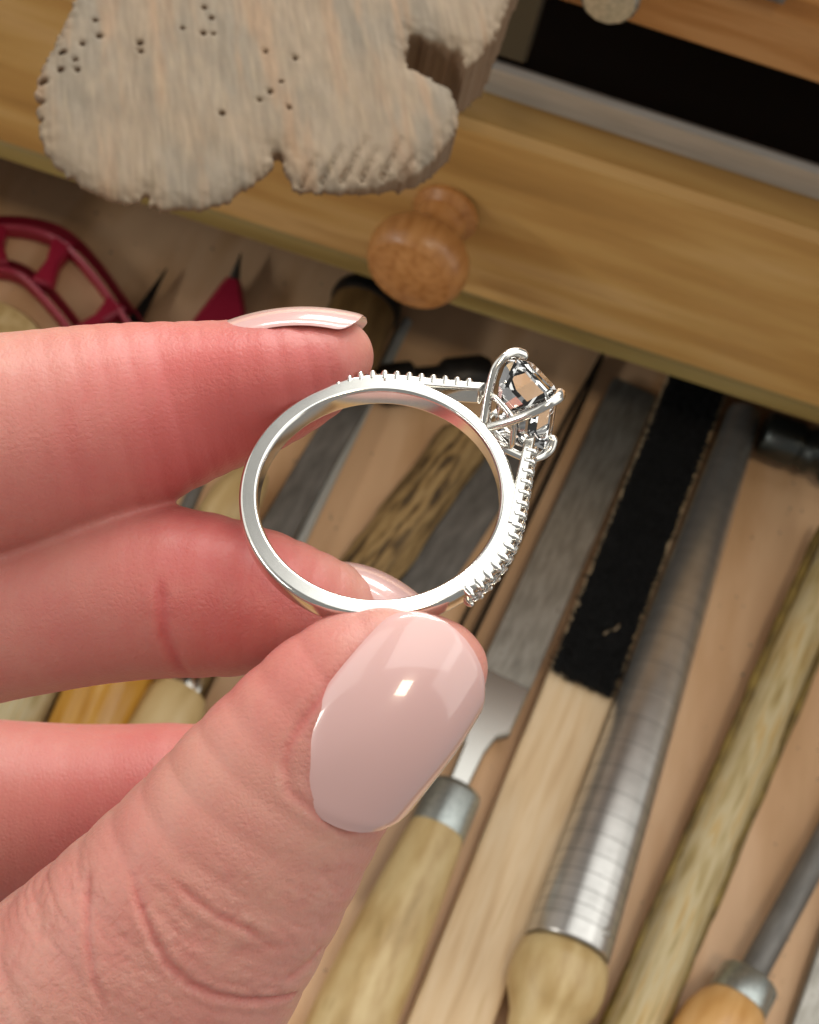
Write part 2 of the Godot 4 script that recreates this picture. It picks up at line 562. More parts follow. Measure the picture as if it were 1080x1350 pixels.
func build_tools() -> void:
	var o: Node3D
	# slim dark three-square file
	o = thing("needle_file", "slim dark steel file with a tapered end, between two wider grey files", "file", along(w(24, 0.2, -160), w(49.5, 0.2, -317)))
	put("blade", slab(PackedVector2Array([Vector2(-3.4, -60), Vector2(3.4, -60), Vector2(3.3, 60), Vector2(2.2, 130), Vector2(0.8, 160), Vector2(-0.8, 160), Vector2(-2.2, 130), Vector2(-3.3, 60)]), 5.5, 1.4), M.dark_steel, o)
	# wide flat file with ferrule and wooden handle
	o = thing("flat_file", "wide flat grey file with bright tang, zinc ferrule and worn olive wooden handle", "file", along(w(37.6, 9.0, -131.8), w(64.1, 3.0, -308.3)))
	put("blade", slab(PackedVector2Array([Vector2(-3.2, 9), Vector2(3.2, 9), Vector2(3.6, 22), Vector2(5.0, 28), Vector2(8.3, 31), Vector2(8.6, 44), Vector2(8.6, 176), Vector2(7.6, 178), Vector2(-7.6, 178), Vector2(-8.6, 176), Vector2(-8.6, 44), Vector2(-8.3, 31), Vector2(-5.0, 28), Vector2(-3.6, 22)]), 4.2, 0.5), M.steel, o, Transform3D(Basis(), w(0, 0, -2)))
	put("tang", slab(PackedVector2Array([Vector2(-3.0, 7), Vector2(3.0, 7), Vector2(3.5, 22), Vector2(5.0, 28.2), Vector2(8.2, 31.2), Vector2(8.55, 48), Vector2(-8.55, 48), Vector2(-8.2, 31.2), Vector2(-5.0, 28.2), Vector2(-3.5, 22)]), 5.0, 0.6), M.bright, o, Transform3D(Basis(), w(0, 0, -2.4)))
	put("ferrule", lathe([Vector2(0, 8.4), Vector2(6.8, 8.4), Vector2(8.0, 7.6), Vector2(8.4, 6.0), Vector2(8.5, -6.5), Vector2(0, -6.5)], 32), M.zinc, o)
	put("handle", lathe([Vector2(0, -6), Vector2(8.2, -6.2), Vector2(8.9, -12), Vector2(10.0, -30), Vector2(11.2, -50), Vector2(11.6, -66), Vector2(10.8, -84), Vector2(8.6, -96), Vector2(5, -101), Vector2(0, -102.5)], 32), M.handle_a, o)
	# felt covered polishing stick
	o = thing("felt_stick", "pale flat wooden polishing stick with fuzzy black felt on its far half", "polishing stick", along(w(51, 0.2, -48), w(86, 0.2, -318)))
	put("stick", slab(rect(-11.2, -20, 11.2, 272), 7.0, 0.6), M.pale_wood, o)
	var fp := PackedVector2Array()
	var fn := FastNoiseLite.new()
	fn.seed = 5
	fn.frequency = 0.31
	for k in 130:
		fp.append(Vector2(8.9 + fn.get_noise_1d(k * 1.5) * 0.9 + fn.get_noise_1d(k * 4.0 + 300.0) * 0.3, 139 + k))
	for k in 130:
		fp.append(Vector2(-9.8 + fn.get_noise_1d(900 + k * 1.5) * 0.9 + fn.get_noise_1d(k * 4.0 + 700.0) * 0.3, 269 - k))
	put("felt", slab(fp, 3.4, 0.3), M.felt, o, Transform3D(Basis(), w(0, 0, 7.02)))
	var fuzz := MultiMesh.new()
	fuzz.transform_format = MultiMesh.TRANSFORM_3D
	fuzz.mesh = lathe([Vector2(0.2, 0), Vector2(0.16, 0.8), Vector2(0, 1.7)], 4)
	fuzz.instance_count = 6000
	var rg := RandomNumberGenerator.new()
	rg.seed = 8
	for k in 6000:
		var at := Vector3(rg.randf_range(-9.9, 9.0), rg.randf_range(138.0, 270.0), 10.2)
		var lean := 0.9
		if k % 3 == 0:   # the ragged rim
			at.x = (-10.1 if k % 2 else 9.2) + rg.randf_range(-0.5, 0.3)
			at.z = rg.randf_range(7.4, 10.2)
			lean = 1.4
		elif k % 31 == 0:
			at.y = 138.5 if k % 2 else 269.5
			at.z = rg.randf_range(7.4, 10.2)
			lean = 1.4
		var turn := Basis(Vector3(0, 0, 1), rg.randf() * TAU) * Basis(Vector3.RIGHT, PI / 2 - rg.randf() * lean)
		fuzz.set_instance_transform(k, Transform3D(turn.scaled(Vector3.ONE * rg.randf_range(0.8, 2.1)), at * MM))
	var fz := MultiMeshInstance3D.new()
	fz.name = "fuzz"
	fz.multimesh = fuzz
	fz.material_override = M.felt
	fz.set_meta("kind", "stuff")
	o.add_child(fz, true)
	# lint on the felt
	o = put("lint_thread", tube(spline([w(71.6, 11.4, -203.6) / MM, w(73.0, 11.6, -205.5) / MM, w(74.9, 11.5, -206.5) / MM, w(75.6, 11.3, -208.6) / MM], 6), PackedFloat32Array(range(19).map(func(_k): return 0.17)), 6), M.pale_wood)
	tag(o, "tiny pale curl of lint lying on the black felt", "lint")
	# ring mandrel
	o = thing("ring_mandrel", "tapered polished steel ring mandrel with engraved size lines and turned wooden handle", "mandrel", along(w(80.8, 12.6, -103.6), w(104.1, 7.8, -309.5)))
	var prof := [Vector2(0, 0.0), Vector2(12.0, 0.0), Vector2(12.3, 0.5)]
	prof.append_array([Vector2(6.3, 204), Vector2(5.8, 206.5), Vector2(4.4, 208), Vector2(0, 208.4)])
	put("tapered_rod", lathe(prof, 64, 1.0, 0.97), M.mandrel, o)
	for k in 15:
		var y := 6.0 + k * 3.6 + k * k * 0.3
		var r := 12.3 - 6.0 * (y - 0.5) / 203.5
		put("engraved_line", lathe([Vector2(r - 0.3, y - 0.12), Vector2(r + 0.015, y - 0.12), Vector2(r + 0.01, y + 0.12), Vector2(r - 0.3, y + 0.12)], 64), M.grey_steel, o)
	put("hallmark", tube(PackedVector3Array(range(16).map(func(k): return Vector3(1.1 * cos(TAU * k / 16), 1.1 * sin(TAU * k / 16), 0))), PackedFloat32Array(range(16).map(func(_k): return 0.25)), 6, true), M.bright, o, Transform3D(Basis(Vector3.UP, 0.62), w(7.0, 5.6, 10.0)))
	put("handle", lathe([Vector2(0, -0.05), Vector2(10.6, -0.05), Vector2(12.9, -2.2), Vector2(13.6, -6), Vector2(13.8, -10), Vector2(13.2, -14.5), Vector2(11.4, -18), Vector2(9.6, -22), Vector2(8.9, -27), Vector2(9.0, -40), Vector2(10.5, -60), Vector2(11.4, -80), Vector2(9.5, -92), Vector2(0, -97)], 36), M.handle_a, o)
	# weathered split stick
	o = thing("weathered_stick", "long weathered split wooden stick with olive bark left along its edges", "stick", along(w(100.5, 7.2, -72), w(147, 7.0, -274)))
	put("shaft", branch(8.2, 6.6, -45, 208, 11, 9, 0.10), M.weathered, o)
	put("bark_edge", branch(1.7, 1.4, -44, 206, 6, 19, 0.5), M.bark_olive, o, Transform3D(Basis(Vector3(0, 0, 1), 0.0062), w(-7.0, 0, 1.2)))
	put("bark_edge", branch(1.5, 1.2, -44, 206, 6, 29, 0.5), M.bark_olive, o, Transform3D(Basis(Vector3(0, 0, 1), -0.0062).rotated(Vector3.UP, 0.0), w(7.2, 0, 0.4)))
	# round handled file, bottom right
	o = thing("round_handle_file", "grey round file with chrome ferrule in a honey coloured bulb handle", "file", along(w(134.0, 9.0, -109), w(162, 6.0, -186)))
	put("rod", lathe([Vector2(0, -2), Vector2(4.2, -2), Vector2(4.1, 60), Vector2(3.6, 110), Vector2(1.5, 150), Vector2(0, 151)], 24), M.grey_steel, o)
	put("ferrule", lathe([Vector2(4.5, 4.0), Vector2(8.2, 4.0), Vector2(8.8, 3.3), Vector2(8.9, -4.6), Vector2(4.5, -4.6)], 32), M.zinc, o)
	put("handle", lathe([Vector2(0, -4.4), Vector2(8.3, -4.5), Vector2(10.4, -7.5), Vector2(12.2, -13), Vector2(12.6, -20), Vector2(11.6, -34), Vector2(10.4, -50), Vector2(9.0, -62), Vector2(0, -66)], 32), M.ball_wood, o)
	# flat bar, far right
	o = thing("flat_bar", "flat grey steel bar beside the bulb handled file", "steel bar", along(w(149, 0.2, -60), w(176, 0.2, -190)))
	put("bar", slab(rect(-7.5, 0, 7.5, 150), 5, 0.7), M.steel, o)
	# dark socket lying crosswise
	o = thing("dark_socket_tool", "dark gunmetal round tool head with turned grooves, lying crosswise behind the mandrel", "tool", along(w(111, 11, -301), w(190, 11, -295)))
	put("head", lathe([Vector2(0, 0), Vector2(7.2, 0), Vector2(8.4, 1.2), Vector2(8.6, 13), Vector2(7.4, 14), Vector2(7.4, 16), Vector2(8.4, 17), Vector2(8.4, 19), Vector2(7.4, 20), Vector2(7.3, 23), Vector2(9.4, 25), Vector2(9.6, 80), Vector2(0, 80)], 36), M.gun, o)
	# bark covered stick seen through the ring
	o = thing("bark_stick", "brown bark mottled wooden tool handle seen through the ring", "tool handle", along(w(-20.9, 8.4, -153.5), w(13.6, 8.4, -269)))
	put("shaft", branch(9.8, 8.6, -60, 119, 12, 77, 0.12), M.bark, o)
	# grey bars
	o = thing("grey_bar", "dark grey flat steel bar right of the bark mottled handle", "steel bar", along(w(-6, 0.2, -135), w(30.5, 0.2, -277)))
	put("bar", slab(rect(-7.6, 0, 7.6, 146), 3.2, 0.6), M.grey_steel, o)
	o = thing("ferrule_file", "grey flat file with bright ferrule and cream handle, showing under the fingers", "file", along(w(-47.5, 9.0, -146.5), w(-30, 3.0, -268)))
	put("blade", slab(PackedVector2Array([Vector2(-3, 0), Vector2(3, 0), Vector2(5.8, 24), Vector2(5.8, 122), Vector2(-5.8, 122), Vector2(-5.8, 24)]), 3.4, 0.6), M.grey_steel, o, Transform3D(Basis(), w(0, 0, -1.5)))
	put("ferrule", lathe([Vector2(3, 6), Vector2(6.8, 6), Vector2(7.4, 5), Vector2(7.6, -5), Vector2(3, -5)], 32), M.chrome, o)
	put("handle", lathe([Vector2(0, -4.8), Vector2(8.2, -5), Vector2(10.0, -9), Vector2(10.6, -16), Vector2(10.4, -40), Vector2(11.2, -62), Vector2(9, -80), Vector2(0, -84)], 32), M.handle_c, o)
	o = thing("steel_rod", "thin bright steel rod running diagonally behind the ring", "steel rod", along(w(-34.5, 2.4, -166), w(-22.4, 2.4, -306)))
	put("rod", lathe([Vector2(0, 0), Vector2(2.0, 0.4), Vector2(2.1, 140), Vector2(0, 141)], 16), M.pale_steel, o)
	o = thing("amber_handle", "amber varnished wooden tool handle, middle of three under the fingers", "tool handle", along(w(-69.2, 11, -88), w(-68.4, 11, -176)))
	put("grip", lathe([Vector2(0, 0), Vector2(7, 1), Vector2(10.5, 8), Vector2(11.9, 20), Vector2(12.2, 45), Vector2(11.0, 66), Vector2(8, 74), Vector2(0, 75)], 32), M.handle_b, o)
	put("shank", lathe([Vector2(0, 74), Vector2(2.6, 74), Vector2(2.4, 130), Vector2(0, 131)], 16), M.grey_steel, o)
	o = thing("pale_handle", "pale streaked wooden tool handle beside the amber one, cut by the photo's edge", "tool handle", along(w(-91.5, 10, -88), w(-91, 10, -176)))
	put("grip", lathe([Vector2(0, 0), Vector2(7, 1), Vector2(9.2, 8), Vector2(9.8, 40), Vector2(9.2, 66), Vector2(6, 74), Vector2(0, 75)], 32), M.weathered, o)
	# black ringed handle under the knob
	o = thing("capped_handle", "dark wooden tool handle ringed with a black rubber band below the knob", "tool handle", along(w(-40.0, 12.0, -257), w(-37.0, 12.0, -308)))
	put("grip", lathe([Vector2(0, 0), Vector2(8, 1), Vector2(11.5, 6), Vector2(12.0, 20), Vector2(12.0, 38), Vector2(10.5, 46), Vector2(0, 46)], 32), M.brown_wood, o)
	put("rubber_band", lathe([Vector2(11.5, 40), Vector2(12.6, 40.4), Vector2(13.1, 42), Vector2(12.8, 45), Vector2(11, 47.5), Vector2(6, 48.6), Vector2(0, 49)], 32), M.rubber, o)
	# dark punch
	o = thing("dark_punch", "dark stubby steel punch lying crosswise behind the top of the ring", "punch", along(w(-24, 7.5, -271), w(13, 7.5, -291)))
	put("body", lathe([Vector2(0, 0), Vector2(5.8, 0), Vector2(7.4, 2), Vector2(7.6, 12), Vector2(5.2, 14), Vector2(5.0, 22), Vector2(7.4, 25), Vector2(7.4, 38), Vector2(5.8, 41), Vector2(0, 41)], 32), M.dark_steel, o)
	# red openwork frame
	o = thing("red_openwork_frame", "red plastic curved frame with open windows along its band", "tool frame", Transform3D(Basis(Vector3.RIGHT, -PI / 2), w(0, 0.5, 0)))
	var outer := smooth2([Vector2(-193.3, -245), Vector2(-191, -265.2), Vector2(-186.0, -279.3), Vector2(-178.2, -287.2), Vector2(-171.5, -291.2), Vector2(-161.6, -294.7), Vector2(-150.5, -295.3), Vector2(-140.3, -291.4), Vector2(-128.6, -283.5), Vector2(-118.3, -275.1), Vector2(-108.7, -267.5), Vector2(-98.8, -258.4), Vector2(-90, -249)])
	var inner := smooth2([Vector2(-172.5, -238), Vector2(-172.5, -247.9), Vector2(-171.4, -256.6), Vector2(-167.0, -264.4), Vector2(-161.5, -268.5), Vector2(-155, -268.8), Vector2(-148.6, -266), Vector2(-141.6, -261.7), Vector2(-134.2, -256.7), Vector2(-126.8, -251.3), Vector2(-118.2, -245.0), Vector2(-109.6, -238.5), Vector2(-101, -231)])
	put("outer_rim", slab(strip(outer, inner, 0.0, 0.24), 7.0, 1.2), M.red, o)
	put("inner_rim", slab(strip(outer, inner, 0.78, 1.0), 7.0, 1.2), M.red, o)
	for k in [8, 23, 38, 54, 69]:
		var a: Vector2 = outer[k].lerp(inner[k], 0.15)
		var b: Vector2 = outer[k].lerp(inner[k], 0.86)
		var side := (b - a).orthogonal().normalized()
		var m := (a + b) * 0.5
		put("spoke", slab(PackedVector2Array([a + side * 4.2, m + side * 2.3, b + side * 4.2, b - side * 4.2, m - side * 2.3, a - side * 4.2]), 6.4, 1.0), M.red, o, Transform3D(Basis(), w(0, 0, 0.3)))
	o = thing("round_wood_disc", "pale round wooden block lying inside the red frame", "wooden block", Transform3D(Basis(), w(-156, 0.1, -226)))
	put("disc", lathe([Vector2(0, 0), Vector2(28, 0), Vector2(30, 2), Vector2(30, 7), Vector2(28.5, 9), Vector2(0, 9.5)], 48), M.handle_c, o)
	# red pick with a steel tip
	o = thing("red_pick", "red plastic scriber with a flat tapered body and steel point", "scriber", along(w(-79, 1.0, -246), w(-87.4, 1.0, -310)))
	put("body", slab(PackedVector2Array([Vector2(-11, 0), Vector2(11, 0), Vector2(11, 25), Vector2(3.6, 47), Vector2(2.4, 50), Vector2(-2.4, 50), Vector2(-3.6, 47), Vector2(-11, 25)]), 9, 1.8), M.red, o)
	put("point", lathe([Vector2(0, 47), Vector2(2.2, 47), Vector2(2.0, 52), Vector2(0.2, 64), Vector2(0, 64.2)], 16), M.steel, o, Transform3D(Basis(), w(0, 0, 4.5)))
	o = thing("steel_pick", "dark steel pick whose sharp tip shows between the red tools", "pick", along(w(-114, 3.2, -240), w(-110, 3.2, -294)))
	put("shaft", lathe([Vector2(0, -40), Vector2(3.2, -40), Vector2(3.1, 20), Vector2(0.3, 54), Vector2(0, 54.2)], 16), M.dark_steel, o)
	o = thing("knobbed_handle", "short round wooden handle end glimpsed between index and middle finger", "tool handle", along(w(-58, 8.6, -196), w(-52, 8.6, -226)))
	put("knob", lathe([Vector2(0, 0), Vector2(6, 0.6), Vector2(8.2, 5), Vector2(8.5, 14), Vector2(7.2, 22), Vector2(5.2, 27), Vector2(0, 28)], 28), M.handle_c, o)
	# filings and dust
	var dust := MultiMesh.new()
	dust.transform_format = MultiMesh.TRANSFORM_3D
	dust.mesh = flat_mesh(PackedVector3Array([w(0, 0, 0), w(0.9, 0.1, 0.2), w(0.3, 0.35, 0.5), w(0, 0, 0), w(0.3, 0.35, 0.5), w(-0.2, 0.1, 0.6)]))
	dust.instance_count = 700
	for k in 700:
		dust.set_instance_transform(k, Transform3D(Basis.from_euler(Vector3(rg.randf() - 0.5, rg.randf() * TAU, rg.randf() - 0.5)).scaled(Vector3.ONE * rg.randf_range(0.4, 1.3)), w(rg.randf_range(-200, 215), 0.25, rg.randf_range(-330, 20))))
	var dm := MultiMeshInstance3D.new()
	dm.name = "metal_filings"
	dm.multimesh = dust
	dm.material_override = M.grey_steel
	dm.set_meta("kind", "stuff")
	tag(dm, "tiny metal filings scattered over the drawer floor", "filings")
	add_child(dm, true)
	# small metal fittings on the apron
	o = thing("ribbed_screw", "small ribbed steel screw head on the bench apron", "screw", Transform3D(Basis(Vector3.RIGHT, PI / 2), w(7, 202, -262)))
	put("head", lathe([Vector2(0, 0.02), Vector2(6.2, 0.02), Vector2(6.6, 1), Vector2(6.6, 9), Vector2(5.8, 10), Vector2(0, 10.4)], 14), M.zinc, o)
	o = thing("grey_plate", "small grey metal plate screwed to the bench apron", "plate", Transform3D(Basis(), w(24, 208.5, -261.9)))
	put("plate", slab(rect(0, 0, 19, 26), 2.2, 0.5), M.grey_steel, o)
	o = thing("pin_bracket", "dark steel bracket holding the bench pin to the apron", "bracket")
	put("plate", block(Vector3(-76, 178, -261.8), Vector3(-6.5, 226, -252), 0.8), M.gun, o)


func smooth2(p: Array) -> PackedVector2Array:
	var out := PackedVector2Array()
	for k in p.size() - 1:
		for e in 6:
			out.append((p[k] as Vector2).cubic_interpolate(p[k + 1], p[maxi(k - 1, 0)], p[mini(k + 2, p.size() - 1)], e / 6.0) * Vector2(1, -1))
	out.append(p[-1] * Vector2(1, -1))
	return out


func strip(a: PackedVector2Array, b: PackedVector2Array, from: float, to: float) -> PackedVector2Array:
	var out := PackedVector2Array()
	for k in a.size():
		out.append(a[k].lerp(b[k], from))
	for k in a.size():
		out.append(a[a.size() - 1 - k].lerp(b[a.size() - 1 - k], to))
	return out


func branch(r0: float, r1: float, y0: float, y1: float, seg: int, seed_: int, rough: float) -> ArrayMesh:   # an uneven hand-split stick along y
	var n := FastNoiseLite.new()
	n.seed = seed_
	n.frequency = 1.0
	var V := PackedVector3Array()
	var I := PackedInt32Array()
	var rows := 70
	for j in rows + 1:
		var t := float(j) / rows
		var end := clampf(minf(t, 1.0 - t) * 24.0, 0.0, 1.0)
		for k in seg * 2:
			var f := TAU * k / (seg * 2)
			var lump := 1.0 + rough * n.get_noise_3d(cos(f) * 1.3, t * 5.0, sin(f) * 1.3) + rough * 0.8 * n.get_noise_3d(cos(f) * 3.5, t * 16.0 + 9.0, sin(f) * 3.5)
			var facet := 1.0 / maxf(cos(fposmod(f, TAU / 6) - TAU / 12), 0.9) * 0.95
			var r := lerpf(r0, r1, t) * lump * facet * sqrt(end)
			V.append(Vector3(r * cos(f), lerpf(y0, y1, t), r * sin(f) * 0.9) * MM)
	var c := seg * 2
	for j in rows:
		for k in c:
			var k1 := (k + 1) % c
			I.append_array([j * c + k, (j + 1) * c + k, j * c + k1, j * c + k1, (j + 1) * c + k, (j + 1) * c + k1])
	var N := face_normals(V, I)
	if N[c * 30].dot(V[c * 30] - Vector3(0, V[c * 30].y, 0)) < 0.0:
		for k in N.size():
			N[k] = -N[k]
	return finish(V, N, I)


# ------------------------------------------------------------------ the bench pin
func build_pin() -> void:
	var turn := 0.42   # the grain runs at an angle to the bench
	var raw := [Vector2(-81, -285), Vector2(-81.2, -172), Vector2(-80.9, -164.7), Vector2(-80.4, -157.2), Vector2(-79.3, -151.6), Vector2(-77, -146.6), Vector2(-74.2, -141.9), Vector2(-70.9, -138.4), Vector2(-64.5, -135.8), Vector2(-61.5, -135.3), Vector2(-58, -135.2), Vector2(-55.6, -136.8), Vector2(-55.1, -138.6), Vector2(-54.2, -136.6), Vector2(-52, -136.4), Vector2(-49.8, -137.4), Vector2(-46.1, -139), Vector2(-43, -142), Vector2(-40.6, -147.1), Vector2(-38.8, -151.5), Vector2(-39.2, -154.6), Vector2(-38.0, -155.4), Vector2(-36.6, -151.7), Vector2(-34.2, -148.7), Vector2(-29.9, -149.5), Vector2(-25.1, -152.5), Vector2(-21.5, -154.8), Vector2(-20.6, -156.2), Vector2(-16.2, -159.9), Vector2(-14.4, -164.5), Vector2(-12.6, -171), Vector2(-13.4, -177.5), Vector2(-15.6, -180.6), Vector2(-24.2, -183), Vector2(-25.3, -184.6), Vector2(-26.2, -191.7), Vector2(-16.4, -190.3), Vector2(-14.6, -187.0), Vector2(-11.6, -196), Vector2(-11.0, -285)]
	var node_at := Vector2(-45, -190)
	var poly := PackedVector2Array()
	for p in raw:
		poly.append((p - node_at).rotated(turn))
	var holes := []
	for h in [[-76.2, -169.5, 0.42], [-74.2, -166.3, 0.5], [-76.0, -163.5, 0.42], [-78.2, -160.6, 0.62], [-77.0, -156.8, 0.5], [-78.6, -153.6, 0.62], [-75.6, -159.4, 0.4], [-74.3, -157.5, 0.42], [-77.3, -149.2, 0.6], [-75.8, -145.6, 0.5], [-77.0, -144.2, 0.55], [-60.6, -179.8, 0.45], [-58.6, -178.0, 0.42], [-62.2, -173.6, 0.35], [-58.6, -174.0, 0.42], [-57.0, -174.6, 0.35], [-67.4, -167.6, 0.5], [-66.6, -165.8, 0.35], [-49.6, -158.0, 0.45], [-47.6, -174.6, 0.35], [-42.6, -175.4, 0.35], [-43.0, -169.0, 0.35], [-44.0, -166.2, 0.36], [-40.0, -164.0, 0.36], [-45.0, -163.6, 0.32]]:
		holes.append([(Vector2(h[0], h[1]) - node_at).rotated(turn), h[2]])
	var cuts := []
	for k in 6:   # saw marks along the working edge
		var x := -33.0 + k * 2.9
		cuts.append([(Vector2(x, -149.5 - (x + 33) * 0.6) - node_at).rotated(turn), (Vector2(x + 0.6 + (k % 3) * 0.3, -155.5 - (x + 33) * 0.56 - (k * 7 % 5)) - node_at).rotated(turn), 0.42])
	var cell := 0.5
	var lo := Vector3(1e9, 12, 1e9)
	var hi := Vector3(-1e9, 43, -1e9)
	for p in poly:
		lo = Vector3(minf(lo.x, p.x), lo.y, minf(lo.z, p.y))
		hi = Vector3(maxf(hi.x, p.x), hi.y, maxf(hi.z, p.y))
	lo -= Vector3(1.5, 0, 1.5)
	hi += Vector3(1.5, 0, 1.5)
	var n := Vector3i(ceili((hi.x - lo.x) / cell) + 1, ceili((hi.y - lo.y) / cell) + 1, ceili((hi.z - lo.z) / cell) + 1)
	# 2D distance to the outline, on the same grid
	var fl := FastNoiseLite.new()
	fl.seed = 12
	fl.frequency = 0.35
	fl.fractal_octaves = 3
	var d2 := PackedFloat32Array()
	var top := PackedFloat32Array()
	d2.resize(n.x * n.z)
	top.resize(n.x * n.z)
	var np := poly.size()
	for k in n.z:
		for i in n.x:
			var p := Vector2(lo.x + i * cell, lo.z + k * cell)
			var best := 1e9
			var inside := false
			for e in np:
				var a := poly[e]
				var b := poly[(e + 1) % np]
				var ab := b - a
				var t := clampf((p - a).dot(ab) / ab.length_squared(), 0, 1)
				best = minf(best, (p - a - ab * t).length_squared())
				if (a.y > p.y) != (b.y > p.y) and p.x < a.x + ab.x * (p.y - a.y) / ab.y:
					inside = not inside
			var d := sqrt(best) * (-1.0 if inside else 1.0)
			d += fl.get_noise_2d(p.x * 2.2, p.y * 1.2) * 0.75 + fl.get_noise_2d(p.x * 0.5 + 50, p.y * 0.5) * 0.4
			d2[i + k * n.x] = d
			var h := 39.5 + fl.get_noise_2d(p.x * 1.6, p.y * 0.12) * 0.07 + fl.get_noise_2d(p.x * 0.2, p.y * 0.1 + 80) * 0.5
			h -= 1.6 * exp(-maxf(-d, 0.0) / 1.6) - 0.0
			for c in cuts:
				var ab: Vector2 = c[1] - c[0]
				var t: float = clampf((p - c[0]).dot(ab) / ab.length_squared(), 0, 1)
				var q: float = (p - c[0] - ab * t).length()
				if q < 1.0:
					h -= 1.5 * (1.0 - t * 0.7) * exp(-q * q / (c[2] * c[2]))
			top[i + k * n.x] = h
	var g := PackedFloat32Array()
	g.resize(n.x * n.y * n.z)
	var bs := 8
	var blocks := PackedInt32Array()
	var back := Vector2(0, -1).rotated(turn)
	for bk in range(0, n.z - 1, bs):
		for bj in range(0, n.y - 1, bs):
			for bi in range(0, n.x - 1, bs):
				blocks.append_array([bi, bj, bk])
	for k in n.z:
		for i in n.x:
			var q := i + k * n.x
			var d := d2[q]
			var h := top[q]
			var along_z := Vector2(lo.x + i * cell, lo.z + k * cell).dot(back) + 55.0   # mm behind the tip
			var bottom := h - 0.9 - clampf(-d * 0.9, 0.0, 1.6) - clampf((along_z - 16.0) * 0.3, 0.0, 17.0)
			var hole := 1e9
			if d < 1.5:
				var p := Vector2(lo.x + i * cell, lo.z + k * cell)
				for c in holes:
					hole = minf(hole, (p - c[0]).length() - c[1] - 0.12)
			for j in n.y:
				var y := lo.y + j * cell
				var f := maxf(maxf(d, y - h), bottom - y)
				if y > 36.0:
					f = maxf(f, -hole)
				g[i + j * n.x + k * n.x * n.y] = f
	var made := nets(g, n, blocks, bs, lo, cell)
	var V: PackedVector3Array = made[0]
	var N := face_normals(V, made[1])
	var C := PackedColorArray()
	C.resize(V.size())
	var cn := FastNoiseLite.new()
	cn.seed = 30
	cn.frequency = 1.0
	for k in V.size():
		var p := V[k]
		var s := cn.get_noise_2d(p.x * 0.16, p.z * 0.02)
		var s2 := cn.get_noise_2d(p.x * 0.06 + 40, p.z * 0.03)
		var s3 := cn.get_noise_2d(p.x * 0.5 + 90, p.z * 0.05)
		var c := Color(0.37, 0.315, 0.255)
		c = c.lerp(Color(0.305, 0.28, 0.245), clampf(s2 * 1.6 + 0.35, 0, 1))
		c = c.lerp(Color(0.41, 0.30, 0.215), clampf(s * 2.0 - 0.2, 0, 0.8))
		c = c.lerp(Color(0.44, 0.385, 0.30), clampf(s3 * 1.3 - 0.3, 0, 0.5))
		c = c * (0.9 + 0.25 * cn.get_noise_2d(p.x * 1.3, p.z * 0.1))
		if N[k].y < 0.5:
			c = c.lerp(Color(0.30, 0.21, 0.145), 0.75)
		for h in holes:
			if (Vector2(p.x, p.z) - h[0]).length() < h[1] + 0.05 and p.y < 38.7:
				c = Color(0.02, 0.015, 0.01)
		C[k] = c * Color(0.74, 0.685, 0.61)
	for k in V.size():
		V[k] *= MM
	var o := put("bench_pin", finish(V, N, made[1], C), M.pin)
	o.position = w(node_at.x, 192.5, node_at.y)
	o.rotation.y = turn
	tag(o, "worn pale wooden bench pin with filed notches and small drilled pits", "bench pin")


# ------------------------------------------------------------------ the ring
func hand_frame() -> Transform3D:
	return Transform3D(Basis(Vector3.RIGHT, deg_to_rad(-60.0)) * Basis(Vector3(0, 0, 1), deg_to_rad(18.0)), Vector3(-0.00177, 0.31253, -0.04849))


func sweep(thetas: PackedFloat32Array, rin: PackedFloat32Array, rout: PackedFloat32Array, wid: PackedFloat32Array, closed: bool) -> ArrayMesh:   # a rounded bar bent round the finger hole
	var outline := []   # flat sides with narrow bevels: across the thickness, across the width
	for q in [Vector2(-1, 0), Vector2(-1, 0.7), Vector2(-0.96, 0.82), Vector2(-0.84, 0.96), Vector2(-0.7, 1), Vector2(-0.62, 1), Vector2(0.5, 1), Vector2(0.58, 1), Vector2(0.76, 0.95), Vector2(0.93, 0.8), Vector2(1, 0.55), Vector2(1, 0)]:
		outline.append(q)
	for k in range(10, 0, -1):
		outline.append(outline[k] * Vector2(1, -1))
	var seg := outline.size()
	var path := thetas.size()
	var V := PackedVector3Array()
	var I := PackedInt32Array()
	for k in path:
		var e := Vector3(sin(thetas[k]), cos(thetas[k]), 0)
		var rc := (rin[k] + rout[k]) * 0.5
		var hr := (rout[k] - rin[k]) * 0.5
		for s in seg:
			var cr: float = outline[s].x
			var cz: float = outline[s].y
			V.append((e * (rc + hr * cr) + Vector3(0, 0, wid[k] * cz)) * MM)
	var rows := path if closed else path - 1
	for k in rows:
		var k1 := (k + 1) % path
		for s in seg:
			var s1 := (s + 1) % seg
			I.append_array([k * seg + s, k * seg + s1, k1 * seg + s, k1 * seg + s, k * seg + s1, k1 * seg + s1])
	if not closed:
		for k in [0, path - 1]:
			var c := V.size()
			var sum := Vector3.ZERO
			for s in seg:
				sum += V[k * seg + s]
			V.append(sum / seg)
			for s in seg:
				var s1 := (s + 1) % seg
				if k == 0:
					I.append_array([c, k * seg + s1, k * seg + s])
				else:
					I.append_array([c, k * seg + s, k * seg + s1])
	var N := face_normals(V, I)
	var mid := (V[0] + V[11]) * 0.5
	if N[0].dot(V[0] - mid) < 0.0:
		for k in N.size():
			N[k] = -N[k]
	return finish(V, N, I)


func shoulder_top(th: float) -> float:   # radius of the outer surface, th in degrees from the stone
	var t := absf(th)
	if t < 47.0:
		return 10.68 / cos(deg_to_rad(47.0 - t))
	return 10.68


